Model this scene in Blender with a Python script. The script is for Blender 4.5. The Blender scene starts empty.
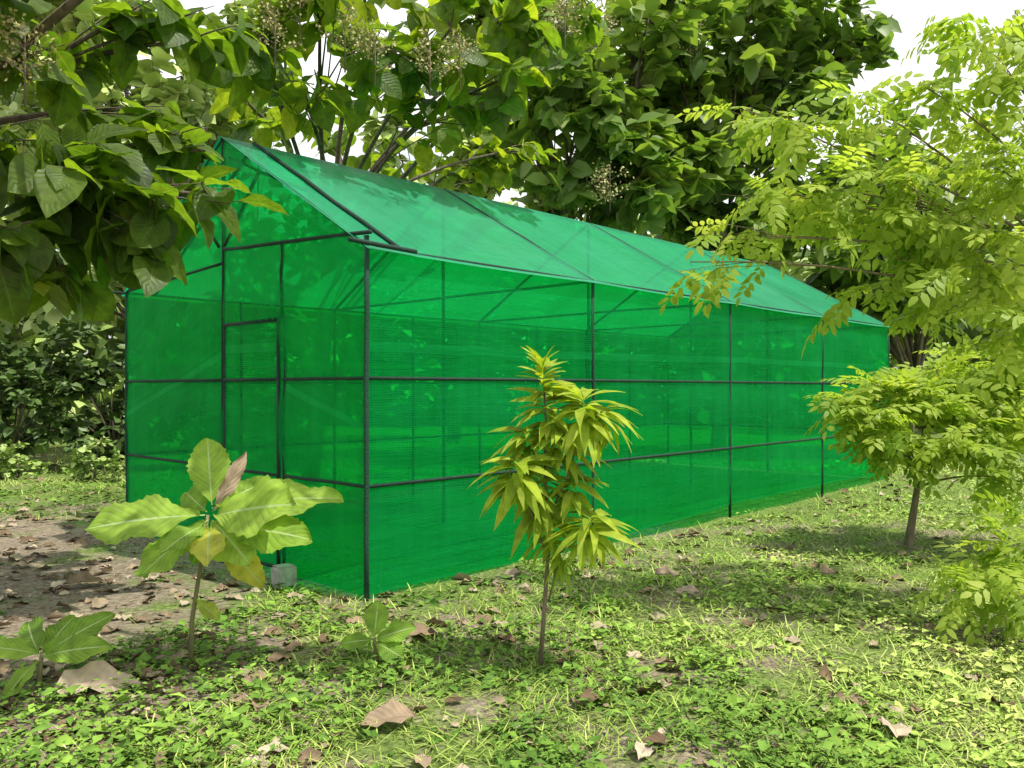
import bpy, math, random
import numpy as np
from mathutils import Vector
rng = np.random.default_rng(7)
random.seed(7)
C = bpy.context.scene.collection
F = 825.0; CH = 1.5; HY = 388.0
def P(px, py, Y):
    return np.array([(px-512)/F*Y, Y, CH+(HY-py)/F*Y])
# ------------------------------------------------------------------ noise / ground
_ng = rng.random((64, 64))
def vnoise(x, y, s=1.0, o=0):
    x = np.asarray(x)*s+100.3+o*7.7; y = np.asarray(y)*s+100.7+o*3.1
    xi = np.floor(x).astype(int); yi = np.floor(y).astype(int)
    fx = x-xi; fy = y-yi; fx = fx*fx*(3-2*fx); fy = fy*fy*(3-2*fy)
    g = lambda a, b: _ng[a % 64, b % 64]
    return (g(xi, yi)*(1-fx)+g(xi+1, yi)*fx)*(1-fy)+(g(xi, yi+1)*(1-fx)+g(xi+1, yi+1)*fx)*fy
def gh(x, y):
    n = (vnoise(x, y, .6)-.5)*.07+(vnoise(x, y, 2.3, 3)-.5)*.03+(vnoise(x, y, 7, 5)-.5)*.012
    return n-.01
# ------------------------------------------------------------------ house frame
A = np.array([-1.03, 5.84]); L = np.array([.687, .727]); W = np.array([-.726, .687])
LEN, WID, EH, RH = 10.4, 4.18, 2.5, 3.70
def H(d, w, z):
    p = A+L*d+W*w
    return np.array([p[0], p[1], z])
def house_local(x, y):
    dx = x-A[0]; dy = y-A[1]
    return dx*L[0]+dy*L[1], dx*W[0]+dy*W[1]
# ------------------------------------------------------------------ helpers
def tag(o, label=None, cat=None, group=None, kind=None):
    if label: o['label'] = label
    if cat: o['category'] = cat
    if group: o['group'] = group
    if kind: o['kind'] = kind
    return o
def empty(name, loc, label, cat, group=None):
    o = bpy.data.objects.new(name, None); C.objects.link(o)
    o.location = tuple(float(v) for v in loc); o.empty_display_size = .2
    return tag(o, label, cat, group)
def root_loc(parent):
    l = Vector((0, 0, 0))
    while parent is not None:
        l += Vector(parent.location); parent = parent.parent
    return np.array(l)
def link(name, me, mat, parent, origin=None):
    me.materials.append(mat)
    o = bpy.data.objects.new(name, me); C.objects.link(o)
    if parent is not None: o.parent = parent
    elif origin is not None: o.location = tuple(float(v) for v in origin)
    return o
def mesh_np(name, V, Q, mat, parent=None, origin=None, uv=None, tint=None, smooth=True):
    V = np.asarray(V, dtype=np.float32).copy()
    off = root_loc(parent) if parent is not None else (np.array(origin) if origin is not None else np.zeros(3))
    V = V-off.astype(np.float32)
    Q = np.asarray(Q, dtype=np.int32); n = len(Q); k = Q.shape[1]
    me = bpy.data.meshes.new(name)
    me.vertices.add(len(V)); me.vertices.foreach_set('co', V.ravel())
    me.loops.add(n*k); me.loops.foreach_set('vertex_index', Q.ravel())
    me.polygons.add(n); me.polygons.foreach_set('loop_start', np.arange(0, n*k, k, dtype=np.int32))
    me.polygons.foreach_set('loop_total', np.full(n, k, dtype=np.int32))
    me.update(calc_edges=True)
    me.polygons.foreach_set('use_smooth', np.full(n, smooth))
    if uv is not None:
        l = me.uv_layers.new(name='UVMap'); l.data.foreach_set('uv', np.asarray(uv, dtype=np.float32)[Q.ravel()].ravel())
    if tint is not None:
        a = me.attributes.new('tint', 'FLOAT', 'POINT'); a.data.foreach_set('value', np.asarray(tint, dtype=np.float32))
    me.validate()
    return link(name, me, mat, parent, origin)
class MB:
    def __init__(s): s.v = []; s.f = []
    def tube(s, pts, rad, n=8, cap=True):
        pts = [np.array(p, dtype=float) for p in pts]; m = len(pts)
        if not hasattr(rad, '__len__'): rad = [rad]*m
        b = len(s.v); ref = None
        for i in range(m):
            t = pts[min(i+1, m-1)]-pts[max(i-1, 0)]; t = t/(np.linalg.norm(t)+1e-9)
            if ref is None: ref = np.array([0, 0, 1.]) if abs(t[2]) < .9 else np.array([1., 0, 0])
            x = np.cross(t, ref); x /= np.linalg.norm(x)+1e-9; y = np.cross(x, t); ref = y
            for k in range(n):
                a = 2*math.pi*k/n; s.v.append(pts[i]+rad[i]*(x*math.cos(a)+y*math.sin(a)))
        for i in range(m-1):
            for k in range(n):
                k2 = (k+1) % n
                s.f.append((b+i*n+k, b+i*n+k2, b+(i+1)*n+k2, b+(i+1)*n+k))
        if cap:
            for i in (0, m-1):
                c = len(s.v); s.v.append(pts[i])
                for k in range(n): s.f.append((b+i*n+k, b+i*n+(k+1) % n, c) if i else (b+(k+1) % n, b+k, c))
        return s
    def build(s, name, mat, parent=None, origin=None):
        off = root_loc(parent) if parent is not None else (np.array(origin) if origin is not None else np.zeros(3))
        me = bpy.data.meshes.new(name)
        me.from_pydata([tuple(v-off) for v in s.v], [], s.f); me.update()
        for p in me.polygons: p.use_smooth = True
        return link(name, me, mat, parent, origin)
# ------------------------------------------------------------------ materials
def newmat(name):
    m = bpy.data.materials.new(name); m.use_nodes = True
    nt = m.node_tree; nt.nodes.clear()
    return m, nt, nt.nodes, nt.links
def math_(nt, op, a, b=None, c=None):
    n = nt.nodes.new('ShaderNodeMath'); n.operation = op
    for i, v in enumerate((a, b, c)):
        if v is None: continue
        if isinstance(v, (int, float)): n.inputs[i].default_value = v
        else: nt.links.new(v, n.inputs[i])
    return n.outputs[0]
def ramp(nt, fac, stops):
    r = nt.nodes.new('ShaderNodeValToRGB'); e = r.color_ramp.elements
    while len(e) < len(stops): e.new(.5)
    for i, (p, c) in enumerate(stops): e[i].position = p; e[i].color = (*c, 1)
    nt.links.new(fac, r.inputs[0]); return r.outputs[0]
def mixc(nt, fac, a, b, mode='MIX'):
    n = nt.nodes.new('ShaderNodeMix'); n.data_type = 'RGBA'; n.blend_type = mode
    if isinstance(fac, (int, float)): n.inputs[0].default_value = fac
    else: nt.links.new(fac, n.inputs[0])
    for i, v in ((6, a), (7, b)):
        if isinstance(v, tuple): n.inputs[i].default_value = (*v, 1)
        else: nt.links.new(v, n.inputs[i])
    return n.outputs[2]
def noise(nt, scale, detail=3, vec=None, rough=.6):
    n = nt.nodes.new('ShaderNodeTexNoise'); n.inputs['Scale'].default_value = scale
    n.inputs['Detail'].default_value = detail; n.inputs['Roughness'].default_value = rough
    if vec is not None: nt.links.new(vec, n.inputs['Vector'])
    return n.outputs[0]
def leaf_mat(name, cols, tr=(1.5, 1.7, .5), trf=.45, veins=True, rough=.45, vein_n=9, vein_col=(.30, .36, .12), spots=0.0, spec=.35, vs=.4, nzs=True):
    m, nt, N, K = newmat(name)
    at = N.new('ShaderNodeAttribute'); at.attribute_name = 'tint'
    geo = N.new('ShaderNodeNewGeometry')
    col = ramp(nt, at.outputs['Fac'], list(zip(np.linspace(0, 1, len(cols)).tolist(), cols)))
    if nzs:
        nz = noise(nt, 14, 1, geo.outputs['Position'])
        col = mixc(nt, .6, col, ramp(nt, nz, [(.3, (.55, .55, .55)), (.7, (1.35, 1.3, 1.2))]), 'MULTIPLY')
    bh = None
    if veins:
        uv = N.new('ShaderNodeUVMap'); sp = N.new('ShaderNodeSeparateXYZ'); K.new(uv.outputs[0], sp.inputs[0])
        au = math_(nt, 'ABSOLUTE', math_(nt, 'MULTIPLY_ADD', sp.outputs[0], 2.0, -1.0))
        t = math_(nt, 'MULTIPLY', math_(nt, 'MULTIPLY_ADD', au, -.28, sp.outputs[1]), vein_n)
        pp = math_(nt, 'PINGPONG', t, .5)
        side = math_(nt, 'MULTIPLY', math_(nt, 'LESS_THAN', pp, .045), .5)
        mid = math_(nt, 'LESS_THAN', au, .05)
        vm = math_(nt, 'MAXIMUM', side, mid)
        col = mixc(nt, math_(nt, 'MULTIPLY', vm, vs), col, vein_col)
        bh = math_(nt, 'SUBTRACT', math_(nt, 'MULTIPLY', pp, 1.0), math_(nt, 'MULTIPLY', mid, .3))
    if spots > 0:
        sn = noise(nt, 30, 3, geo.outputs['Position'])
        col = mixc(nt, math_(nt, 'MULTIPLY', math_(nt, 'GREATER_THAN', sn, .66), spots), col, (.16, .07, .02))
    p = N.new('ShaderNodeBsdfPrincipled'); K.new(col, p.inputs['Base Color']); p.inputs['Roughness'].default_value = rough
    p.inputs['Specular IOR Level'].default_value = spec
    o = N.new('ShaderNodeOutputMaterial')
    if bh is not None:
        b = N.new('ShaderNodeBump'); b.inputs['Strength'].default_value = .45; b.inputs['Distance'].default_value = .01
        K.new(bh, b.inputs['Height']); K.new(b.outputs[0], p.inputs['Normal'])
    if trf <= 0:
        K.new(p.outputs[0], o.inputs[0]); return m
    t = N.new('ShaderNodeBsdfTranslucent'); K.new(mixc(nt, 1.0, col, tr, 'MULTIPLY'), t.inputs[0])
    mx = N.new('ShaderNodeMixShader'); mx.inputs[0].default_value = trf
    K.new(p.outputs[0], mx.inputs[1]); K.new(t.outputs[0], mx.inputs[2])
    K.new(mx.outputs[0], o.inputs[0])
    return m
def plain_mat(name, c1, c2, scale=20, rough=.8, bump=.4, stretch=(1, 1, 1), metallic=0):
    m, nt, N, K = newmat(name)
    tc = N.new('ShaderNodeTexCoord'); mp = N.new('ShaderNodeMapping'); K.new(tc.outputs['Object'], mp.inputs[0]); mp.inputs['Scale'].default_value = stretch
    n = noise(nt, scale, 4, mp.outputs[0])
    col = ramp(nt, n, [(.3, c1), (.7, c2)])
    p = N.new('ShaderNodeBsdfPrincipled'); K.new(col, p.inputs['Base Color']); p.inputs['Roughness'].default_value = rough; p.inputs['Metallic'].default_value = metallic
    b = N.new('ShaderNodeBump'); b.inputs['Strength'].default_value = bump; b.inputs['Distance'].default_value = .02; K.new(n, b.inputs['Height']); K.new(b.outputs[0], p.inputs['Normal'])
    o = N.new('ShaderNodeOutputMaterial'); K.new(p.outputs[0], o.inputs[0])
    return m
def net_mat(name, diff, trans, tcol, openness, spec=.15, period=.009, amp=.13, seam=.9, rough=.5):
    m, nt, N, K = newmat(name)
    uv = N.new('ShaderNodeUVMap'); sp = N.new('ShaderNodeSeparateXYZ'); K.new(uv.outputs[0], sp.inputs[0])
    wob = noise(nt, 2.2, 2, uv.outputs[0])
    v = math_(nt, 'MULTIPLY_ADD', wob, .06, sp.outputs[1])
    lines = math_(nt, 'MULTIPLY', math_(nt, 'PINGPONG', v, period), 1/period)
    thread = math_(nt, 'MULTIPLY', math_(nt, 'PINGPONG', sp.outputs[0], .013), 1/.013)
    mp = N.new('ShaderNodeMapping'); K.new(uv.outputs[0], mp.inputs[0]); mp.inputs['Scale'].default_value = (.45, 4, 1)
    streak = noise(nt, 3.0, 5, mp.outputs[0], .65)
    mp2 = N.new('ShaderNodeMapping'); K.new(uv.outputs[0], mp2.inputs[0]); mp2.inputs['Scale'].default_value = (7, .35, 1)
    vst = noise(nt, 1.2, 3, mp2.outputs[0])
    big = noise(nt, .9, 3, uv.outputs[0])
    over = math_(nt, 'LESS_THAN', math_(nt, 'PINGPONG', math_(nt, 'MULTIPLY_ADD', wob, .03, sp.outputs[1]), seam), .035)
    fac = math_(nt, 'MULTIPLY_ADD', lines, amp, openness-amp*.5-.03)
    fac = math_(nt, 'MULTIPLY_ADD', thread, .05, fac)
    fac = math_(nt, 'MULTIPLY_ADD', math_(nt, 'SUBTRACT', streak, .5), .45, fac)
    fac = math_(nt, 'MULTIPLY_ADD', math_(nt, 'SUBTRACT', vst, .5), .30, fac)
    fac = math_(nt, 'MULTIPLY_ADD', math_(nt, 'SUBTRACT', big, .5), .6, fac)
    fac = math_(nt, 'MULTIPLY_ADD', over, -.2, fac)
    fac = math_(nt, 'MINIMUM', math_(nt, 'MAXIMUM', fac, .04), .88)
    d = N.new('ShaderNodeBsdfPrincipled'); d.inputs['Roughness'].default_value = rough; d.inputs['Specular IOR Level'].default_value = spec
    K.new(mixc(nt, streak, tuple(c*.55 for c in diff), tuple(min(1, c*1.4) for c in diff)), d.inputs['Base Color'])
    b = N.new('ShaderNodeBump'); b.inputs['Strength'].default_value = .6; b.inputs['Distance'].default_value = .02
    K.new(math_(nt, 'ADD', streak, math_(nt, 'MULTIPLY', vst, .7)), b.inputs['Height']); K.new(b.outputs[0], d.inputs['Normal'])
    t = N.new('ShaderNodeBsdfTranslucent'); t.inputs[0].default_value = (*trans, 1)
    m1 = N.new('ShaderNodeMixShader'); m1.inputs[0].default_value = .5; K.new(d.outputs[0], m1.inputs[1]); K.new(t.outputs[0], m1.inputs[2])
    tp = N.new('ShaderNodeBsdfTransparent'); tp.inputs[0].default_value = (*tcol, 1)
    m2 = N.new('ShaderNodeMixShader'); K.new(fac, m2.inputs[0]); K.new(m1.outputs[0], m2.inputs[1]); K.new(tp.outputs[0], m2.inputs[2])
    o = N.new('ShaderNodeOutputMaterial'); K.new(m2.outputs[0], o.inputs[0])
    return m
M = {}
M['teak'] = leaf_mat('teak_leaf', [(.024, .05, .013), (.06, .115, .02), (.12, .19, .03), (.27, .31, .045)], tr=(2.8, 2.9, .6), spots=.6, trf=.5, vein_col=(.18, .25, .08))
M['teak_back'] = leaf_mat('teak_leaf_back', [(.055, .10, .028), (.10, .175, .042), (.18, .28, .065), (.34, .42, .11)], tr=(1.7, 1.8, .6), trf=.4, veins=False, nzs=False, rough=.45)
M['pin'] = leaf_mat('feather_leaf', [(.12, .22, .025), (.22, .34, .042), (.36, .47, .07), (.52, .58, .14)], tr=(1.45, 1.5, .7), trf=.5, veins=False, nzs=False, spec=.2)
M['far'] = leaf_mat('far_leaf', [(.10, .17, .04), (.20, .31, .07), (.34, .46, .12), (.50, .60, .22)], trf=0, veins=False, nzs=False)
M['hedge'] = leaf_mat('hedge_leaf', [(.035, .07, .018), (.08, .14, .035), (.17, .26, .06)], trf=0, veins=False, nzs=False)
M['seed'] = leaf_mat('seedling_leaf', [(.14, .26, .03), (.23, .39, .05), (.35, .51, .08), (.58, .52, .08)], tr=(1.4, 1.45, .5), trf=.42, vein_n=11, vein_col=(.50, .62, .30), rough=.6, spots=.3, spec=.15, vs=.9)
M['mango'] = leaf_mat('mango_leaf', [(.18, .30, .02), (.33, .47, .035), (.52, .62, .07)], tr=(1.3, 1.3, .4), trf=.42, vein_n=16, vein_col=(.5, .58, .18), rough=.45, spec=.2)
M['cover'] = leaf_mat('cover_leaf', [(.05, .11, .018), (.12, .24, .035), (.25, .41, .06), (.52, .61, .17)], trf=0, veins=False, rough=.6, spec=.15)
M['grass'] = leaf_mat('grass_blade', [(.13, .23, .035), (.30, .43, .07), (.58, .62, .22)], trf=0, veins=False, nzs=False, spec=.15)
M['dry'] = leaf_mat('dry_leaf', [(.12, .08, .05), (.28, .21, .14), (.54, .46, .35)], trf=0, vein_n=8, vein_col=(.15, .10, .06), rough=.8, spec=.1)
M['flower'] = leaf_mat('panicle', [(.28, .27, .09), (.55, .5, .22)], trf=0, veins=False, nzs=False)
M['bark'] = plain_mat('bark', (.06, .05, .035), (.19, .155, .11), 18, .95, .9, (1, 1, .25))
M['stem'] = plain_mat('green_stem', (.12, .12, .05), (.24, .22, .10), 30, .8, .4, (1, 1, .3))
M['brownstem'] = plain_mat('brown_stem', (.13, .10, .06), (.28, .22, .15), 30, .9, .5, (1, 1, .3))
M['pole'] = plain_mat('pole_paint', (.003, .020, .014), (.008, .05, .032), 25, .8, .2)
M['wrap'] = plain_mat('wrapped_pole', (.002, .03, .018), (.006, .10, .05), 60, .8, .8, (1, 1, 2))
M['concrete'] = plain_mat('concrete', (.25, .25, .23), (.42, .42, .38), 15, .9, .5)
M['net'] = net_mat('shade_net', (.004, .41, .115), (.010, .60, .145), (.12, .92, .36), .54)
M['roofnet'] = net_mat('shade_net_roof', (.07, .60, .33), (.02, .64, .26), (.07, .90, .42), .30, spec=.9, period=.02, amp=.16, seam=1.2, rough=.34)  # paler than the wall net: grazing sheen put into the diffuse colour
def ground_mat():
    m, nt, N, K = newmat('soil_and_moss')
    geo = N.new('ShaderNodeNewGeometry'); pos = geo.outputs['Position']
    a = noise(nt, 1.1, 6, pos, .7); b = noise(nt, 22, 6, pos, .7)
    soil = ramp(nt, b, [(.25, (.14, .11, .07)), (.5, (.32, .26, .19)), (.8, (.56, .49, .38))])
    moss = ramp(nt, b, [(.3, (.09, .15, .03)), (.7, (.30, .40, .11))])
    sx = N.new('ShaderNodeSeparateXYZ'); K.new(pos, sx.inputs[0])
    side = math_(nt, 'MULTIPLY_ADD', sx.outputs[1], .28, sx.outputs[0])
    side = math_(nt, 'MINIMUM', math_(nt, 'MAXIMUM', math_(nt, 'MULTIPLY', side, .08), -.1), .03)
    farg = math_(nt, 'MINIMUM', math_(nt, 'MAXIMUM', math_(nt, 'MULTIPLY_ADD', sx.outputs[1], .09, -.80), 0.0), .2)
    f = ramp(nt, math_(nt, 'ADD', math_(nt, 'ADD', a, side), farg), [(.44, (0, 0, 0)), (.57, (1, 1, 1))])
    col = mixc(nt, f, soil, moss)
    vor = N.new('ShaderNodeTexVoronoi'); vor.inputs['Scale'].default_value = 26; K.new(pos, vor.inputs['Vector'])
    col = mixc(nt, .35, col, ramp(nt, vor.outputs['Distance'], [(.0, (1.3, 1.25, 1.2)), (.6, (.5, .5, .5))]), 'MULTIPLY')
    p = N.new('ShaderNodeBsdfPrincipled'); K.new(col, p.inputs['Base Color']); p.inputs['Roughness'].default_value = .95; p.inputs['Specular IOR Level'].default_value = .1
    bp = N.new('ShaderNodeBump'); bp.inputs['Strength'].default_value = 1; bp.inputs['Distance'].default_value = .03
    K.new(math_(nt, 'ADD', b, vor.outputs['Distance']), bp.inputs['Height']); K.new(bp.outputs[0], p.inputs['Normal'])
    o = N.new('ShaderNodeOutputMaterial'); K.new(p.outputs[0], o.inputs[0]); return m
M['ground'] = ground_mat()
# ------------------------------------------------------------------ ground sheet
n = 260; t = np.linspace(-1, 1, n); g1 = 14*t+480*t**9
GX, GY = np.meshgrid(g1, g1+8)
V = np.stack([GX.ravel(), GY.ravel(), gh(GX.ravel(), GY.ravel())], 1)
i = np.arange(n-1); I, J = np.meshgrid(i, i); b = (J*n+I).ravel()
mesh_go = mesh_np('ground', V, np.stack([b, b+1, b+n+1, b+n], 1), M['ground'])
tag(mesh_go, 'brown soil ground with patches of green moss and low weeds', 'ground', kind='structure')
# ------------------------------------------------------------------ leaf templates
def grid_leaf(nu, nv, width, shape='ovate', fold=.25, wave=0, serr=0, petiole=0.0):
    V = []; UV = []
    for j in range(nv+1):
        v = j/nv
        if shape == 'ovate': w = (math.sin(math.pi*min(1, v)**.85)**.75)
        elif shape == 'lance': w = math.sin(math.pi*v**.9)**.9
        else: w = (math.sin(math.pi*v**1.2)**.7)
        w = max(w, .03)*width*.5
        for k in range(nu+1):
            u = -1+2*k/nu; x = u*w*(1+(serr*math.sin(j*2.6+k) if abs(u) > .99 else 0))
            z = fold*abs(x)+wave*abs(u)**2*math.sin(v*15+(1.7 if u > 0 else 0))
            V.append((x, petiole+v*(1-petiole), z)); UV.append(((u+1)/2, v))
    Q = []
    for j in range(nv):
        for k in range(nu):
            a = j*(nu+1)+k; Q.append((a, a+1, a+nu+2, a+nu+1))
    if petiole > 0:
        a = len(V); V += [(-.008, 0, 0), (.008, 0, 0), (.008, petiole+.02, 0), (-.008, petiole+.02, 0)]; UV += [(.5, 0)]*4; Q.append((a, a+1, a+2, a+3))
    return np.array(V), np.array(Q), np.array(UV)
def pinnate(npair=6, ll=.27, lw=.135):
    V = []; Q = []; UV = []
    V += [(-.005, 0, 0), (.005, 0, 0), (.003, 1, 0), (-.003, 1, 0)]; Q.append((0, 1, 2, 3)); UV += [(.5, .5)]*4
    for i in range(npair+1):
        y = .12+.84*i/npair
        for s in ((-1, 1) if i < npair else (0,)):
            l = ll*(.7+.5*math.sin(math.pi*(.15+.75*i/npair)))*(1+.15*math.sin(i*3.1+s))
            ya = y+.03*s*math.sin(i*2.3)
            d = np.array([s*.9, .42+.18*math.sin(i*1.9+s), -.12-.1*math.sin(i*2.7+s)]) if s else np.array([0, 1, -.1]); d = d/np.linalg.norm(d)
            q = np.array([-d[1], d[0], 0]); q /= np.linalg.norm(q)
            o = np.array([0, ya, 0]); a = len(V)
            for (tt, ww, zz) in ((0, 0, 0), (.3, lw*.46, .012), (.68, lw*.42, 0), (1, 0, -.03), (.68, -lw*.42, 0), (.3, -lw*.46, .012)):
                V.append(tuple(o+d*l*tt+q*ww+np.array([0, 0, zz]))); UV.append((.5, tt))
            Q.append((a, a+1, a+4, a+5)); Q.append((a+1, a+2, a+3, a+4))
    return np.array(V), np.array(Q), np.array(UV)
T_teak = grid_leaf(2, 6, .72, 'ovate', .2, .025, 0, .08)
T_teakfar = grid_leaf(2, 3, .74, 'ovate', .22)
T_far1 = grid_leaf(1, 2, .7, 'ovate', .25)
T_hero = grid_leaf(12, 26, .60, 'obov', .08, .042, .07, .04)
T_mango = grid_leaf(2, 7, .25, 'lance', .3, .01, 0, .05)
T_cover = grid_leaf(2, 2, .72, 'ovate', .25)
T_dry = grid_leaf(4, 7, .6, 'ovate', .5, .06)
T_grass = grid_leaf(1, 3, .055, 'lance', 0)
T_pin = pinnate()
def norm(a): return a/(np.linalg.norm(a, axis=-1, keepdims=True)+1e-9)
def leaves(name, T, pos, dirs, ups, sc, tint, mat, parent=None, curl=None, origin=None, wid=None):
    TV, TQ, TU = T; n = len(pos); m = len(TV)
    y = norm(np.asarray(dirs, float)); x = norm(np.cross(y, np.asarray(ups, float))); z = np.cross(x, y)
    tv = np.repeat(TV[None], n, 0).copy()
    if wid is not None: tv[:, :, 0] *= np.asarray(wid)[:, None]
    if curl is not None: tv[:, :, 2] -= np.asarray(curl)[:, None]*tv[:, :, 1]**2
    s = np.asarray(sc, float)[:, None, None]
    V = np.asarray(pos)[:, None, :]+s*(tv[:, :, 0:1]*x[:, None]+tv[:, :, 1:2]*y[:, None]+tv[:, :, 2:3]*z[:, None])
    Q = (TQ[None]+(np.arange(n)*m)[:, None, None]).reshape(-1, TQ.shape[1])
    return mesh_np(name, V.reshape(-1, 3), Q, mat, parent, origin, uv=np.tile(TU, (n, 1)), tint=np.repeat(np.clip(tint, 0, 1), m))
def rdir(n, up=0.0):
    d = rng.normal(size=(n, 3)); d[:, 2] += up; return norm(d)
# ------------------------------------------------------------------ trees
def bez(a, b, lift, n=7, jit=.0):
    a = np.array(a); b = np.array(b); out = []
    c = (a+b)/2+np.array([0, 0, lift])+rng.normal(size=3)*jit
    for i in range(n):
        t = i/(n-1); out.append((1-t)**2*a+2*t*(1-t)*c+t*t*b)
    return out
def tree(name, label, cat, base, fork, clumps, T, mat, dens, size, r0=.14, droop=.35, group=None, barkm='bark', curl=.25, panicles=(), tbias=0, twigs=10, upw=(0, 0, 1), trunk_pts=None, lr=.5, flat=.8):
    base = np.array(base, float); base[2] = gh(base[0], base[1])-.05
    root = empty(name, base, label, cat, group)
    mb = MB(); fork = np.array(fork, float)
    tp = trunk_pts or bez(base, fork, 0, 7, .12)
    mb.tube(tp, np.linspace(r0*1.25, r0*.72, len(tp)), 9)
    pos = []; dr = []; sc = []; ti = []; cu = []
    for (c, r, k) in clumps:
        c = np.array(c, float)
        start = tp[-1] if rng.random() < .6 else tp[-2]
        limb = bez(start, c, .12*np.linalg.norm(c-start), 8, .12*r)
        mb.tube(limb, np.linspace(r0*lr, r0*.12, 8), 6)
        for q in range(int(twigs*k)):
            d = rdir(1, .15)[0]; s0 = limb[rng.integers(4, 8)]
            e = c+d*r*(.45+.6*rng.random())*np.array([1, 1, flat])
            tw = bez(s0, e, .08*r, 5, .06*r); mb.tube(tw, np.linspace(r0*.10, r0*.03, 5), 4, False)
            nl = max(3, int(dens*r*(.7+.6*rng.random())))
            tt = .25+.75*rng.random(nl)**.7
            tw = np.array(tw); idx = tt*4; i0 = np.clip(idx.astype(int), 0, 3); fr = (idx-i0)[:, None]
            p = tw[i0]*(1-fr)+tw[i0+1]*fr
            td = norm(tw[-1]-tw[0])
            h = rng.normal(size=(nl, 3)); h[:, 2] *= .4
            dd = norm(norm(h)+td*.5+np.array([0, 0, -droop])*rng.random((nl, 1))*1.6)
            pos.append(p); dr.append(dd); sc.append(size*(.55+.65*rng.random(nl)))
            ti.append(np.clip(.15+.35*rng.random()+.35*rng.random(nl)+tbias, 0, 1)); cu.append(curl*(.3+1.4*rng.random(nl)))
    pos = np.concatenate(pos); dr = np.concatenate(dr); sc = np.concatenate(sc); ti = np.concatenate(ti); cu = np.concatenate(cu)
    d, w = house_local(pos[:, 0], pos[:, 1]); top = RH-np.abs(w-WID/2)*(RH-EH)/(WID/2)
    k = ~((d > -.25) & (d < LEN+.2) & (w > -.25) & (w < WID+.25) & (pos[:, 2] < top+.25))
    k &= pos[:, 2] > .02
    pos, dr, sc, ti, cu = pos[k], dr[k], sc[k], ti[k], cu[k]
    ups = np.array(upw)+rng.normal(size=pos.shape)*.45
    mb.build('trunk', M[barkm], root)
    leaves('crown', T, pos, dr, ups, sc, ti, M[mat], root, cu)
    for pc in panicles:
        pc = np.array(pc[:3]); R = .28 if T is T_teak else .45
        m2 = MB(); pts = []
        m2.tube([pc-np.array([0, 0, R]), pc+np.array([0, 0, R*.8])], [.008, .003], 4)
        for q in range(16):
            t0 = rng.random(); s0 = pc+np.array([0, 0, -R*.7+1.4*R*t0]); a = rng.random()*6.28
            e = s0+np.array([math.cos(a), math.sin(a), .6])*R*(1.0-.6*t0)
            m2.tube([s0, e], [.004, .002], 3, False)
            for z in range(16): pts.append(s0+(e-s0)*(.35+.65*rng.random())+rng.normal(size=3)*R*.12)
        ob = m2.build('flower_panicle', M['brownstem'], root)
        pts = np.array(pts); nn = len(pts)
        leaves('blossom', T_cover, pts, rdir(nn), rdir(nn), np.full(nn, .03 if R < .3 else .05), rng.random(nn), M['flower'], ob)
    return root
def K_(px, py, Y, rpx, k=1): return (P(px, py, Y), rpx/F*Y, k)
cl = [K_(20, 40, 5.4, 75, 1.0), K_(20, 150, 5.0, 70, 1.2), K_(10, 235, 4.9, 55, 1.0), K_(85, 185, 5.3, 60, 1.1), K_(60, 265, 5.3, 42, .8),
      K_(150, 215, 5.3, 45, .8), K_(205, 150, 5.9, 45, .9), K_(100, 60, 6.4, 50, .35), K_(190, 40, 6.4, 55, .55), K_(150, 110, 6.0, 45, .5), K_(208, 195, 5.6, 34, .8), K_(148, 258, 5.4, 22, .4), K_(140, 10, 6.2, 50, .4),
      (np.array([-3.6, 5.6, 5.2]), .9, .6), (np.array([-3.0, 4.6, 4.7]), .7, .6), (np.array([-4.6, 5.0, 5.8]), 1.0, .6),
      (np.array([-1.4, 3.4, 4.9]), .7, .7), (np.array([-.2, 3.3, 4.8]), .6, .5), (np.array([-2.2, 2.8, 4.6]), .7, .8), (np.array([.9, 3.6, 4.9]), .5, .3)]  # unseen clumps above the frame, added to dapple the foreground with shade
tree('teak_tree', 'large leaved tree hanging dark green leaves over the left edge and door end', 'tree', (-5.6, 6.4, 0), (-5.2, 6.3, 3.1), cl, T_teak, 'teak', 16, .33, .11, .6, curl=.35,
     panicles=[P(25, 60, 5.0)], twigs=10, lr=.4)
cl = [K_(255, 40, 7.4, 60, 1.1), K_(320, 20, 7.6, 60, 1.1), K_(390, 50, 7.8, 60, 1.1), K_(450, 30, 8.2, 60, 1.1), K_(500, 80, 8.6, 50, .9), K_(300, 90, 7.6, 42, .7),
      K_(440, 105, 8.8, 45, .7), K_(520, 20, 8.8, 50, 1), K_(590, 10, 9.2, 45, .8), K_(380, -50, 8.5, 75, .7), K_(340, 140, 12, 50, .5), K_(400, 160, 12.5, 40, .5), K_(470, 165, 13, 45, .6), K_(520, 150, 13, 40, .7),
      K_(250, 105, 9, 42, .6)]
tree('teak_tree', 'large leaved tree with pale flower sprays spreading its crown above the gable apex', 'tree', (-3.1, 12.6, 0), (-2.6, 12.0, 3.9), cl, T_teak, 'teak', 13, .33, .12, .5, curl=.3, tbias=.12,
     panicles=[P(275, 35, 7.0), P(345, 40, 7.1), P(430, 65, 7.5), P(300, 5, 7.2), P(460, 60, 7.7), P(375, 55, 7.3), P(565, 20, 8.3)], twigs=10, lr=.32)
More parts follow.
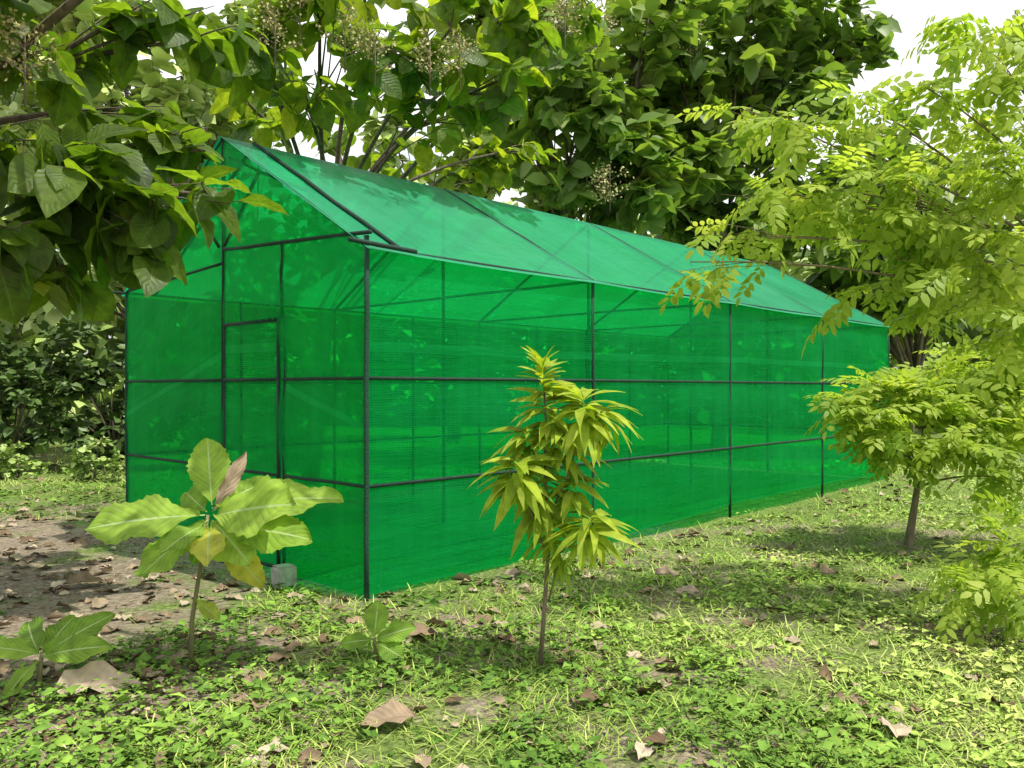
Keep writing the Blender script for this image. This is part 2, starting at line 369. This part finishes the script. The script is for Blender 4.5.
def bigback(base, zc, lab, spread, pan=(), n=16, rr=1.3, hgt=7, tb=0, size=.47, dens=12, mat='teak_back', extra=()):
    cl = []
    for q in range(n):
        a = rng.random()*6.28; rad = spread*math.sqrt(rng.random())
        cl.append((np.array([base[0]+rad*math.cos(a), base[1]+rad*math.sin(a)*.8, zc+hgt*(rng.random()**.9)]), rr*(.7+.5*rng.random()), 1.0))
    cl += list(extra)
    tree('teak_tree', lab, 'tree', base, (base[0]+.3, base[1], zc*.8), cl, T_teakfar, mat, dens, size, .16, .5, tbias=tb, panicles=pan, twigs=14, curl=.25, lr=.3)
bigback((1.2, 17.2, 0), 3.6, 'tall dark large leaved tree behind the middle of the roof', 2.4, [P(595, 30, 14.0), P(610, 185, 14.2), P(570, 20, 13.9)], n=12, tb=.15,
        extra=[K_(560, 60, 15, 60), K_(600, 120, 15, 60), K_(560, 180, 15.5, 45), K_(640, 190, 15.5, 50), K_(540, 110, 15.5, 50), K_(650, 10, 15.5, 55)])
bigback((4.8, 19.2, 0), 3.0, 'densest dark tree behind the far half of the roof ridge', 2.6, [P(690, 40, 16.0)], n=12, tb=.08,
        extra=[K_(680, 60, 17, 60), K_(740, 40, 17, 60), K_(790, 90, 17.5, 60), K_(700, 140, 17, 60), K_(760, 180, 17.5, 60), K_(820, 30, 18, 60), K_(860, 20, 18, 50), K_(690, 210, 17.5, 45), K_(800, 220, 18, 45), K_(690, 0, 17, 60), K_(750, -10, 17, 60), K_(800, -10, 18, 60)])
bigback((8.6, 18.2, 0), 2.0, 'dark green tree standing just past the far end of the net house', 2.0, n=12, hgt=4.2, tb=.1, extra=[K_(850, 180, 17.5, 50), K_(880, 120, 18, 40, .7), K_(850, 250, 17, 45), K_(880, 300, 17.5, 45)])
bigback((-1.6, 22.5, 0), 3.0, 'lighter tree seen through the gap above the near roof panel', 2.4, n=10, rr=1.0, tb=.25, hgt=7, mat='far')
bigback((-8.0, 17.5, 0), 3.4, 'pale leafy tree farther back behind the left overhanging leaves', 3.0, n=20, rr=1.1, tb=.35, hgt=7.5, mat='far')
far = [(-15, 24, 9), (-9, 29, 12), (-3, 33, 9), (4, 32, 9), (11, 28, 5), (15.5, 22, 4.8), (20, 27, 8), (-13, 19, 8)]
flab = ['far leafy tree at the extreme left behind the dark hedge', 'far tree behind the hedge, second from the left edge', 'far tree glimpsed above the near roof panel', 'far tree hidden mostly behind the dark crowns in the middle',
        'far bushy tree right of the far end of the house', 'bushy far tree behind the small leaning tree at right', 'distant tree at the right edge above the small tree', 'pale tree rising over the dark hedge at left']
for (x, y, h), lb in zip(far, flab):
    cl = []
    for q in range(14):
        a = rng.random()*6.28; rad = 3.2*math.sqrt(rng.random())
        cl.append((np.array([x+rad*math.cos(a), y+rad*math.sin(a)*.6, .8+h*rng.random()]), 1.6*(.7+.5*rng.random()), 1.0))
    tree('broadleaf_tree', lb, 'tree', (x, y, 0), (x, y, 1.6), cl, T_far1, 'far', 11, .5, .14, .3, twigs=11, tbias=.2, curl=.2, lr=.3)
hed = [(-9.0, 14.8, 'dark shrub at the left edge below the hanging leaves'), (-7.3, 15.2, 'dark shrub in the row, second from the left corner of the net house'), (-5.9, 15.2, 'dark shrub beside the left corner of the net house'), (-10.8, 15.9, 'dark shrub farthest back at the left edge'), (-4.3, 15.6, 'dark shrub seen faintly through the gable net')]
for (x, y, lb) in hed:
    cl = [(np.array([x+(rng.random()-.5)*2.2, y+(rng.random()-.5), .2+2.3*rng.random()]), .6, 1.0) for q in range(13)]
    tree('shrub', lb, 'shrub', (x, y, 0), (x, y, .4), cl, T_teakfar, 'hedge', 17, .2, .04, .3, twigs=12, curl=.2, group=None)
for (px, Y, lb) in [(95, 13.2, 'bright low leafy bush in front of the dark shrubs beside the net house'), (20, 13.6, 'bright low leafy bush in front of the dark shrubs near the left edge')]:
    c = P(px, 400, Y); cl = [(np.array([c[0]+(rng.random()-.5)*1.0, Y+(rng.random()-.5)*.5, .1+.6*rng.random()**1.5]), .28, .8) for q in range(7)]
    tree('bush', lb, 'bush', (c[0], Y, 0), (c[0], Y, .1), cl, T_teakfar, 'far', 26, .12, .02, .1, twigs=9, curl=.2, tbias=.1)
# distant thicket
nn = 26000; a = np.radians(-52+104*rng.random(nn)); R = 34+10*rng.random(nn)
x = np.sin(a)*R; y = np.cos(a)*R; z = (6.5+3.5*vnoise(x, y, .22))*rng.random(nn)**.9+.05
o = leaves('distant_thicket', T_far1, np.stack([x, y, z], 1), rdir(nn, -.4), np.array([0, -.3, 1])+rng.normal(size=(nn, 3))*.6, .5+.5*rng.random(nn), np.clip(vnoise(x, z, .8)*.8+.3*rng.random(nn)-.1, 0, 1), M['far'], None, np.full(nn, .2))
tag(o, 'distant green thicket closing off the clearing beyond the trees', 'thicket', kind='stuff')
# right hand feathery trees
cl = [K_(1000, 60, 5.2, 55, .8), K_(930, 90, 5.4, 45, .6), K_(860, 100, 5.6, 40, .7), K_(800, 130, 5.6, 42, .8), K_(745, 110, 5.7, 34, .7), K_(760, 190, 5.4, 38, .8), K_(840, 190, 5.3, 50, .9),
      K_(920, 200, 5.2, 50, 1), K_(1000, 170, 5.0, 55, 1), K_(720, 240, 5.3, 26, .5), K_(690, 262, 5.2, 18, .3), K_(900, 260, 5.3, 40, .7), K_(980, 250, 5.0, 50, .9), K_(860, 295, 5.6, 22, .4), K_(965, 310, 5.4, 42, .6), K_(1020, 320, 5.0, 45, .8), K_(905, 320, 5.8, 26, .4),
      K_(1070, 120, 5.2, 60, .5), K_(1090, 250, 5.2, 60, .5), K_(960, 20, 5.8, 45, .4), K_(1015, 10, 5.4, 45, .5), K_(1010, 110, 6.2, 50, .5), K_(950, 150, 6.2, 50, .5)]
tree('feathery_tree', 'bright yellow green feathery leaved tree reaching in from the right edge over the roof', 'tree', (4.7, 5.7, 0), (4.3, 5.6, 2.0), cl, T_pin, 'pin', 18, .30, .034, .45, curl=.3, tbias=.18, twigs=9, barkm='brownstem', lr=.4)
b2 = P(907, 545, 7.9)
cl = [K_(865, 420, 7.6, 42, 1), K_(925, 400, 7.7, 42, 1), K_(990, 400, 7.7, 45, 1), K_(960, 440, 7.4, 40, .9), K_(900, 390, 8.0, 35, .8), K_(1010, 440, 7.4, 40, .9), K_(848, 405, 7.6, 25, .8), K_(1000, 360, 7.9, 45, .9), K_(940, 370, 8.2, 40, .7), K_(900, 452, 7.5, 32, .8), K_(1040, 400, 7.6, 40, .8), K_(1010, 480, 7.2, 32, .7), K_(870, 390, 7.8, 30, .7)]
tree('feathery_tree', 'small leaning feathery tree with thin trunk beyond the far right of the long wall', 'tree', (b2[0], 7.9, 0), P(920, 470, 7.9), cl, T_pin, 'pin', 17, .34, .036, .3, curl=.25, tbias=.12, twigs=10, barkm='brownstem', lr=.4, flat=.6)
cl = [K_(985, 575, 5.0, 30, 1), K_(1015, 540, 5.1, 32, 1), K_(950, 590, 4.9, 24, .7), K_(1020, 600, 4.8, 28, .8)]
tree('feathery_sapling', 'low feathery sapling at the right edge close to the ground', 'plant', (3.15, 5.0, 0), (3.15, 5.0, .25), cl, T_pin, 'pin', 19, .28, .014, .4, curl=.3, tbias=.08, twigs=8, barkm='brownstem')
# ------------------------------------------------------------------ net house
house = empty('net_house', (*A, 0), 'long gabled greenhouse of translucent green shade net on thin dark poles', 'greenhouse')
def netpanel(name, fn, nu, nv, uvf, mat, parent, skip=None):
    V = []; UV = []; Q = []
    for j in range(nv+1):
        for k in range(nu+1):
            V.append(fn(k/nu, j/nv)); UV.append(uvf(k/nu, j/nv))
    for j in range(nv):
        for k in range(nu):
            if skip and skip((k+.5)/nu, (j+.5)/nv): continue
            a = j*(nu+1)+k; Q.append((a, a+1, a+nu+2, a+nu+1))
    return mesh_np(name, V, Q, M[mat], parent, uv=UV)
def wz(z):
    for a, b in ((0, .8), (.8, 1.57), (1.57, 2.5), (2.5, 4)):
        if a <= z <= b: return math.sin(math.pi*(z-a)/(b-a))
    return 0
def bulge(d, z): return (.022*abs(math.sin(math.pi*d/2.6))+.010*math.sin(d*6+z*5)*float(vnoise(d, z, 1.4))+.016*float(vnoise(d, z*2.2, 2.0)))*wz(z)**1.5
def longwall(side):
    w0 = -.002 if side == 0 else WID+.002; s = -1 if side == 0 else 1
    def fn(u, v):
        d = u*LEN; z0 = .03+.12*min(1, max(0, d-2.5)/3)+.008*abs(math.sin(d*2.1)); z = z0+v*(EH-z0)
        return H(d, w0+s*bulge(d, z), z)
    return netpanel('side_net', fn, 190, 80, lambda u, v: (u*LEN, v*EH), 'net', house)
longwall(0); longwall(1)
def gable(d0, s, door):
    def top(w): return EH+(RH-EH)*(1-abs(w-WID/2)/(WID/2))
    def fn(u, v):
        w = u*WID; z = .02+v*(top(w)-.02)
        return H(d0+s*(.002+(.018*abs(math.sin(math.pi*w/2.09))+.02*float(vnoise(w+9, z*2, 1.8)))*wz(z)**1.5), w, z)
    sk = None
    if door: sk = lambda u, v: (1.12 < u*WID < 2.04) and (.02+v*(top(u*WID)-.02) < 2.06)
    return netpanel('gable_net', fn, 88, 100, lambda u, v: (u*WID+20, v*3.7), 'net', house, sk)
gable(0, -1, True); gable(LEN, 1, False)
SL = (RH-EH)*(WID/2+.07)/(WID/2)
def roof(side):
    def fn(u, v):
        d = -.03+u*(LEN+.06); f = abs(math.sin(math.pi*d/2.6)) if d > 0 else 0
        w = WID/2+(1 if side else -1)*(WID/2+.07)*v
        z = RH+.014-SL*v-.045*f*math.sin(math.pi*v)*.9-.012*f*v
        z += .03*(float(vnoise(d, v*4, 1.3))-.5)*math.sin(math.pi*v)*f
        return H(d, w, z)
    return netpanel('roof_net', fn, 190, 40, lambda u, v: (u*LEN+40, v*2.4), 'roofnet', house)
roof(0); roof(1)
def bar(name, a, b, r=.022, mat='pole', parent=None, n=8, jit=.004):
    a = np.array(a); b = np.array(b); q = [a+(b-a)*t+(rng.normal(size=3)*jit if 0 < t < 1 else 0) for t in np.linspace(0, 1, 6)]
    return MB().tube(q, r, n).build(name, M[mat], parent or house)
for q, d in enumerate((0, 2.6, 5.2, 7.8, 10.4)):
    for w in (0, WID):
        c = q == 0
        bar('post', H(d, w, -.1), H(d, w, EH+(.08 if c else 0)), .020 if c else .017, 'wrap' if c else 'pole')
    bar('post', H(d, WID/2, -.1), H(d, WID/2, RH-.02), .018)
    for w in (0, WID): bar('rafter', H(d, w, EH), H(d, WID/2, RH), .010 if q == 0 else .018)
    if q: bar('tie_beam', H(d, 0, EH), H(d, WID, EH), .014)
for w in (0, WID): bar('rafter', H(.30, w, EH+.02), H(.30, WID/2, RH+.02), .019)
bar('tie_beam', H(0, -.05, 2.6), H(0, WID/2, 2.72), .016); bar('tie_beam', H(0, WID/2, 2.6), H(0, WID, EH+.02), .014)
for w in (0, WID):
    for z in (.8, 1.57): bar('rail', H(0, w, z), H(LEN, w, z), .014, jit=.002)
    bar('eave_beam', H(-.65 if w else 0, w, EH), H(LEN, w, EH), .012)
bar('eave_beam', H(-.2, -.07, EH+.02), H(.38, -.09, EH+.0), .017, jit=0)
for d in (0, LEN):
    for z in (.8, 1.57):
        if d == 0:
            bar('rail', H(0, 0, z), H(0, 1.10, z), .014, jit=.002); bar('rail', H(0, 2.09, z), H(0, WID, z), .014, jit=.002)
        else: bar('rail', H(d, 0, z), H(d, WID, z), .014)
bar('ridge_beam', H(-.02, WID/2, RH-.01), H(LEN, WID/2, RH-.01), .018)
bar('brace', H(-.008, 1.45, 3.30), H(-.008, 2.05, 2.75), .015); bar('brace', H(-.01, 1.95, 3.50), H(.28, 1.2, 3.14), .013); bar('brace', H(-.008, 2.15, 2.75), H(-.008, 2.75, 3.26), .015)
bar('post', H(0, 1.12, 2.06), H(0, 1.12, 2.68), .015)
bar('post', H(0, 1.08, -.05), H(0, 1.08, 2.09), .015)
for d in (1.3, 3.9, 6.5, 9.1): bar('brace', H(d, WID, 0), H(d, WID, EH), .014)
door = MB().tube([H(-.012, 1.15, .06), H(-.012, 1.15, 2.05)], .018, 8).tube([H(-.012, 1.15, 2.05), H(-.012, 2.03, 2.05)], .018, 8).tube([H(-.012, 2.03, 2.05), H(-.012, 2.03, .06)], .018, 8).tube([H(-.012, 2.03, .06), H(-.012, 1.15, .06)], .018, 8)
door.tube([H(-.018, 1.15, .8), H(-.018, 2.03, .8)], .014).tube([H(-.018, 1.15, 1.57), H(-.018, 2.03, 1.57)], .014)
dr = door.build('door', M['pole'], house)
netpanel('door_net', lambda u, v: H(-.018-.008*math.sin(3*u)*wz(v*2), 1.15+u*.88, .05+v*2.0), 12, 24, lambda u, v: (u*.9+60, v*2), 'net', dr)
import bmesh
bm = bmesh.new(); bmesh.ops.create_cube(bm, size=1)
for v in bm.verts: v.co.x *= .16; v.co.y *= .14; v.co.z *= .16
bmesh.ops.bevel(bm, geom=bm.edges[:], offset=.015, segments=2, affect='EDGES')
for v in bm.verts: v.co += Vector(rng.normal(size=3)*.003)
me = bpy.data.meshes.new('concrete_block'); bm.to_mesh(me); bm.free()
cb = link('concrete_block', me, M['concrete'], None, H(-.14, .86, .06)); cb.rotation_euler = (0, 0, .7)
tag(cb, 'small grey concrete block at the foot of the gable wall', 'block')
# ------------------------------------------------------------------ young mango-like sapling
Y0 = 4.47; base = P(540, 665, Y0); base[2] = gh(base[0], base[1])
mg = empty('mango_sapling', base, 'slender sapling with drooping yellow green lance leaves before the long wall', 'plant')
sp_ = [base, P(545, 600, Y0), P(549, 540, Y0), P(545, 470, Y0), P(546, 420, Y0), P(543, 375, Y0)]
MB().tube(sp_, [.014, .012, .010, .009, .007, .004], 7).tube([P(548, 520, Y0), P(570, 470, Y0-.05), P(585, 412, Y0-.08)], [.007, .006, .004], 6).tube([P(548, 560, Y0), P(530, 510, Y0-.08), P(518, 475, Y0-.1)], [.007, .006, .004], 6).tube([P(549, 560, Y0), P(570, 545, Y0-.1), P(588, 530, Y0-.15)], [.007, .006, .004], 6).tube([P(549, 600, Y0), P(556, 570, Y0-.05), P(560, 556, Y0-.1)], [.005, .004, .003], 5).build('stem', M['brownstem'], mg)
pos = []; dr_ = []; sc = []; ti = []; cu = []
def whorl(px, py, dy, n, size, up, curl, vert, tb=.5):
    c = P(px, py, Y0+dy)
    for q in range(n):
        a = q*2.4+rng.random()*.4; k = rng.random()
        pos.append(c+np.array([0, 0, -vert*k])); u = up*(1-k)+(-.3)*k+rng.normal()*.15
        dr_.append([math.cos(a), math.sin(a), u]); sc.append(size*(.7+.4*rng.random())); ti.append(tb+.5*rng.random()-.2); cu.append(curl*(.7+.6*rng.random()))
whorl(543, 364, 0, 38, .16, 1.4, .2, .15, .65)
whorl(546, 394, 0, 40, .20, .7, .4, .17, .55)
whorl(584, 398, -.06, 50, .25, .8, .65, .17, .65)
whorl(604, 408, -.1, 20, .18, .6, .7, .09, .6)
whorl(560, 430, -.02, 44, .23, .5, .6, .17, .5)
whorl(528, 430, .0, 34, .20, .5, .6, .13, .45)
whorl(517, 460, -.1, 50, .24, .7, .65, .16, .55)
whorl(540, 480, -.02, 34, .22, .3, .7, .17, .4)
whorl(572, 478, -.02, 28, .20, .3, .7, .13, .4)
whorl(590, 518, -.15, 48, .22, .6, .75, .11, .6)
whorl(549, 525, .05, 24, .19, .2, .7, .13, .3)
whorl(560, 556, -.1, 12, .14, .3, .8, .05, .4)
nn = len(pos)
leaves('foliage', T_mango, pos, dr_, np.array([0, -.25, 1.])+rng.normal(size=(nn, 3))*.2, np.array(sc), np.array(ti), M['mango'], mg, np.array(cu))
# ------------------------------------------------------------------ big leaved seedlings
def seedling(name, label, bpx, bpy_, stem_px, lv, size_w=1.0):
    Y = CH*F/(bpy_-HY); b = P(bpx, bpy_, Y); b[2] = gh(b[0], b[1])
    r = empty(name, b, label, 'plant')
    MB().tube([b-np.array([0, 0, .03])]+[P(x, y, Y) for x, y in stem_px], np.linspace(.016, .009, len(stem_px)+1), 8).build('stem', M['stem'], r)
    for (x0, y0, x1, y1, dy, up, wd, cl_, tn, mt) in lv:
        a = P(x0, y0, Y-.01); e = P(x1, y1, Y+dy); d = e-a; l = np.linalg.norm(d)
        o = leaves('leaf', T_hero, [a], [d], [up], [l*1.06], np.array([tn]), M[mt], r, np.array([cl_]), wid=[wd])
        if mt == 'dry': o['label'] = 'brown withered leaf'
    return r
f_ = (0, -.75, 1)
seedling('teak_seedling', 'upright seedling with very large pale green leaves before the gable door', 190, 665, [(192, 620), (200, 570), (208, 515)], [
    (205, 515, 88, 518, -.12, (0, -.9, 1), .80, .15, .5, 'seed'), (212, 508, 332, 486, .05, (0, -.7, 1), .60, .15, .55, 'seed'), (212, 505, 207, 440, .10, (.25, -1, .3), .95, .1, .5, 'seed'),
    (215, 510, 266, 474, .25, (-.2, -.9, .7), 1.0, .15, .4, 'seed'), (208, 520, 142, 566, -.2, (-.4, -1, .7), .95, .12, .5, 'seed'), (214, 516, 282, 498, -.3, (.1, -1, .8), 1.0, .12, .6, 'seed'),
    (212, 520, 246, 556, -.22, (.3, -1, .8), 1.1, .12, .6, 'seed'), (215, 524, 302, 530, -.12, (.2, -.9, .9), .85, .15, .4, 'seed'), (213, 532, 262, 580, -.05, (.5, -1, .5), .7, .2, .95, 'seed'),
    (205, 532, 126, 560, .12, (-.2, -.8, .8), .75, .2, .3, 'seed'), (214, 530, 190, 562, -.05, (0, -1, .2), .8, .2, .3, 'seed'), (212, 512, 246, 460, .0, (.6, -.8, .2), .4, .3, .6, 'dry'), (207, 512, 178, 486, .15, (-.2, -1, .6), .85, .3, .3, 'seed'),
    (210, 528, 204, 546, -.35, (.1, -1, .7), .8, .25, .88, 'seed'), (208, 524, 165, 538, -.3, (-.2, -1, .8), .85, .25, .35, 'seed'), (196, 600, 216, 614, -.08, (.2, -1, .8), .8, .3, .8, 'seed')])
seedling('teak_seedling', 'low seedling with broad green leaves at the lower left corner', 38, 690, [(40, 670), (42, 652)], [
    (42, 655, 105, 612, .1, (.2, -.9, .8), .65, .2, .2, 'seed'), (40, 655, -12, 640, -.1, (0, -.8, 1), .8, .3, .4, 'seed'), (42, 657, 92, 640, -.1, (.2, -.9, .8), .7, .3, .3, 'seed'),
    (40, 655, 20, 618, .2, (0, -1, .5), .8, .2, .1, 'seed'), (40, 660, 2, 690, -.15, (-.2, -.9, .6), .8, .3, .4, 'seed'), (42, 656, 72, 610, .25, (.1, -1, .4), .7, .2, .2, 'seed')])
seedling('teak_seedling', 'tiny seedling with four green leaves below the corner post', 377, 662, [(376, 650), (374, 638)], [
    (374, 640, 342, 640, -.05, f_, 1.0, .2, .3, 'seed'), (374, 638, 378, 602, .08, (.1, -1, .4), 1.1, .15, .4, 'seed'), (375, 640, 410, 624, -.02, f_, 1.0, .2, .3, 'seed'), (375, 642, 400, 654, -.12, (.2, -1, .7), 1, .2, .2, 'seed')])
# ------------------------------------------------------------------ large dry leaves
for (px, py, l, a, tn, lb) in [(52, 700, .40, .4, .8, 'large curled pale brown dead leaf under the lower left seedling'), (415, 722, .24, -2.9, .55, 'flat brown dead leaf on the weeds at the bottom centre'),
                          (897, 748, .20, 1.2, .85, 'curled dead leaf at the bottom right corner'), (655, 583, .22, .2, .6, 'dead leaf on bare soil right of the tall sapling'),
                          (700, 603, .18, 2.8, .7, 'dead leaf lying in the middle of the weeds beyond the sapling'), (822, 578, .22, .6, .5, 'dead leaf on the soil near the far right wall post'),
                          (405, 640, .2, .3, .4, 'small dead leaf beside the tiny seedling'), (65, 585, .28, .5, .3, 'dead leaf on the shaded soil left of the gable')]:
    Y = CH*F/(py-HY); p = P(px, py, Y); p[2] = gh(p[0], p[1])+.045
    o = leaves('dead_leaf', T_dry, [p], [(math.cos(a), math.sin(a), .12)], [(0.1, -.3, 1)], [l], np.array([tn]), M['dry'], None, np.array([.25]), origin=p)
    tag(o, lb, 'leaf')
# ------------------------------------------------------------------ ground cover, grass, litter
def scatter(n, y0, y1, pw):
    y = y0+(y1-y0)*rng.random(n)**pw; x = (rng.random(n)*2-1)*(.72*y+.8)
    d, w = house_local(x, y); k = ~((d > -.04) & (d < LEN+.1) & (w > -.09) & (w < WID+.02))
    return x[k], y[k]
def cover_density(x, y):
    dn = vnoise(x, y, 1.1, 1)*.45+vnoise(x, y, 3.1, 2)*.55
    left = np.clip((-x-.28*y-.1)/1.0, 0, 1)*np.clip((y-4.6)/1.2, 0, 1)*(y < 9.3)
    d, w = house_local(x, y)
    wall = np.exp(-((w+.5)/.5)**2)*(d > 2)*(d < 12)
    return dn-.5*left-.04*np.clip((y-5)/4, 0, 1)+.02*(y < 5.0)-.2*wall
x, y = scatter(28000, 2.6, 17, 1.7); dn = cover_density(x, y); k = dn > .34+.22*rng.random(len(x)); x, y, dn = x[k], y[k], dn[k]
m = len(x); nl = 6
px_ = np.repeat(x, nl); py_ = np.repeat(y, nl); a = rng.random(m*nl)*6.28; hh = rng.random(m*nl)
ht = np.repeat(.008+.10*rng.random(m)**1.8*np.clip((dn-.3)*3, .2, 1.2), nl)
big = rng.random(m)**3.5
rad = (.01+.055*rng.random(m*nl))*np.repeat(.8+.9*big, nl)
X = px_+np.cos(a)*rad; Yv = py_+np.sin(a)*rad; Z = gh(X, Yv)+.008+ht*hh
D = np.stack([np.cos(a), np.sin(a), .1+.35*rng.normal(size=m*nl)*.5], 1)
lit = vnoise(x, y, .8, 4)
tn = np.repeat(-.10+.3*rng.random(m)+.45*lit+.35*np.clip(x/3, -.35, 1), nl)+.3*rng.random(m*nl)  # sunlit patches and glare towards the right painted into the weed tint
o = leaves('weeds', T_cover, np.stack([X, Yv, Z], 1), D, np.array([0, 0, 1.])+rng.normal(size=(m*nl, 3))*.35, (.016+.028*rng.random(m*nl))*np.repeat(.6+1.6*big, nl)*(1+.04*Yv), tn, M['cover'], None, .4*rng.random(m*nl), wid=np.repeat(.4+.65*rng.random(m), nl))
tag(o, 'low broad leaved green weeds covering the ground', 'weeds', kind='stuff')
x, y = scatter(150000, 2.6, 22, 1.7); d, w = house_local(x, y); dn = vnoise(x, y, .9, 8)*.6+vnoise(x, y, 2.7, 9)*.4+.26*np.clip(x/3, -1, 1)+.25*(y > 9.3)*(x < 0)-.3*np.clip((-x-.28*y-.1), 0, 1)*np.clip((y-4.6)/1.2, 0, 1)*(y < 9)-.15*np.exp(-((w+.4)/.4)**2)
k = dn > .38+.2*rng.random(len(x)); x, y = x[k], y[k]; m = len(x); a = rng.random(m)*6.28
o = leaves('grass', T_grass, np.stack([x, y, gh(x, y)-.005], 1), np.stack([np.cos(a)*.9, np.sin(a)*.9, .3+.6*rng.random(m)], 1), np.stack([-np.cos(a), -np.sin(a), np.ones(m)], 1), .035+.08*rng.random(m)*(1+y/12), rng.random(m)*.7+.3*vnoise(x, y, .8, 4), M['grass'], None, .6*rng.random(m))  # blade tint repeats the sunlit patches painted into the weeds
tag(o, 'thin bright green grass blades between the weeds', 'grass', kind='stuff')
x, y = scatter(9000, 2.8, 20, 1.3); d, w = house_local(x, y); pr = .25+.9*np.clip((-x-.28*y+.4), 0, 1)*(y < 10)+.5*np.exp(-((w+.5)/.5)**2); k = rng.random(len(x)) < pr; x, y = x[k], y[k]; m = len(x); a = rng.random(m)*6.28
o = leaves('leaf_litter', T_dry, np.stack([x, y, gh(x, y)+.015], 1), np.stack([np.cos(a), np.sin(a), .1*rng.normal(size=m)], 1), np.array([0, 0, 1.])+rng.normal(size=(m, 3))*.3, .03+.14*rng.random(m)**2, rng.random(m), M['dry'], None, .3*rng.random(m))
tag(o, 'small brown fallen leaves scattered over the soil', 'fallen leaves', kind='stuff')
# ------------------------------------------------------------------ light, world, camera
az = np.array([.90, -.43]); E = math.radians(66)
s = Vector((math.cos(E)*az[0], math.cos(E)*az[1], math.sin(E)))
ld = bpy.data.lights.new('sun', 'SUN'); ld.energy = 5; ld.angle = math.radians(.5); ld.color = (1, .95, .85)
lo = bpy.data.objects.new('sun', ld); C.objects.link(lo); lo.rotation_euler = s.to_track_quat('Z', 'Y').to_euler(); lo.location = (5, 5, 20)
w = bpy.data.worlds.new('World'); bpy.context.scene.world = w; w.use_nodes = True
nt = w.node_tree; nt.nodes.clear()
sky = nt.nodes.new('ShaderNodeTexSky'); sky.sky_type = 'NISHITA'; sky.sun_disc = False; sky.sun_elevation = E; sky.sun_rotation = math.atan2(az[0], az[1]); sky.dust_density = 4; sky.air_density = 1.2
tc = nt.nodes.new('ShaderNodeTexCoord')
nz = noise(nt, 1.6, 3, tc.outputs['Generated'], .6)
fc = ramp(nt, nz, [(.36, (0, 0, 0)), (.55, (1, 1, 1))])
col = mixc(nt, fc, sky.outputs[0], (10, 10.1, 10.0))
bg = nt.nodes.new('ShaderNodeBackground'); nt.links.new(col, bg.inputs[0]); bg.inputs[1].default_value = .135
ow = nt.nodes.new('ShaderNodeOutputWorld'); nt.links.new(bg.outputs[0], ow.inputs[0])
cam = bpy.data.cameras.new('camera'); cam.sensor_width = 36; cam.lens = 36*F/1024; cam.clip_end = 1500; cam.clip_start = .05
cam.shift_y = (HY-384)/1024
co = bpy.data.objects.new('camera', cam); C.objects.link(co); co.location = (0, 0, CH); co.rotation_euler = (math.pi/2, 0, 0)
sc_ = bpy.context.scene; sc_.camera = co
sc_.view_settings.view_transform = 'Standard'; sc_.view_settings.look = 'None'; sc_.view_settings.exposure = 0
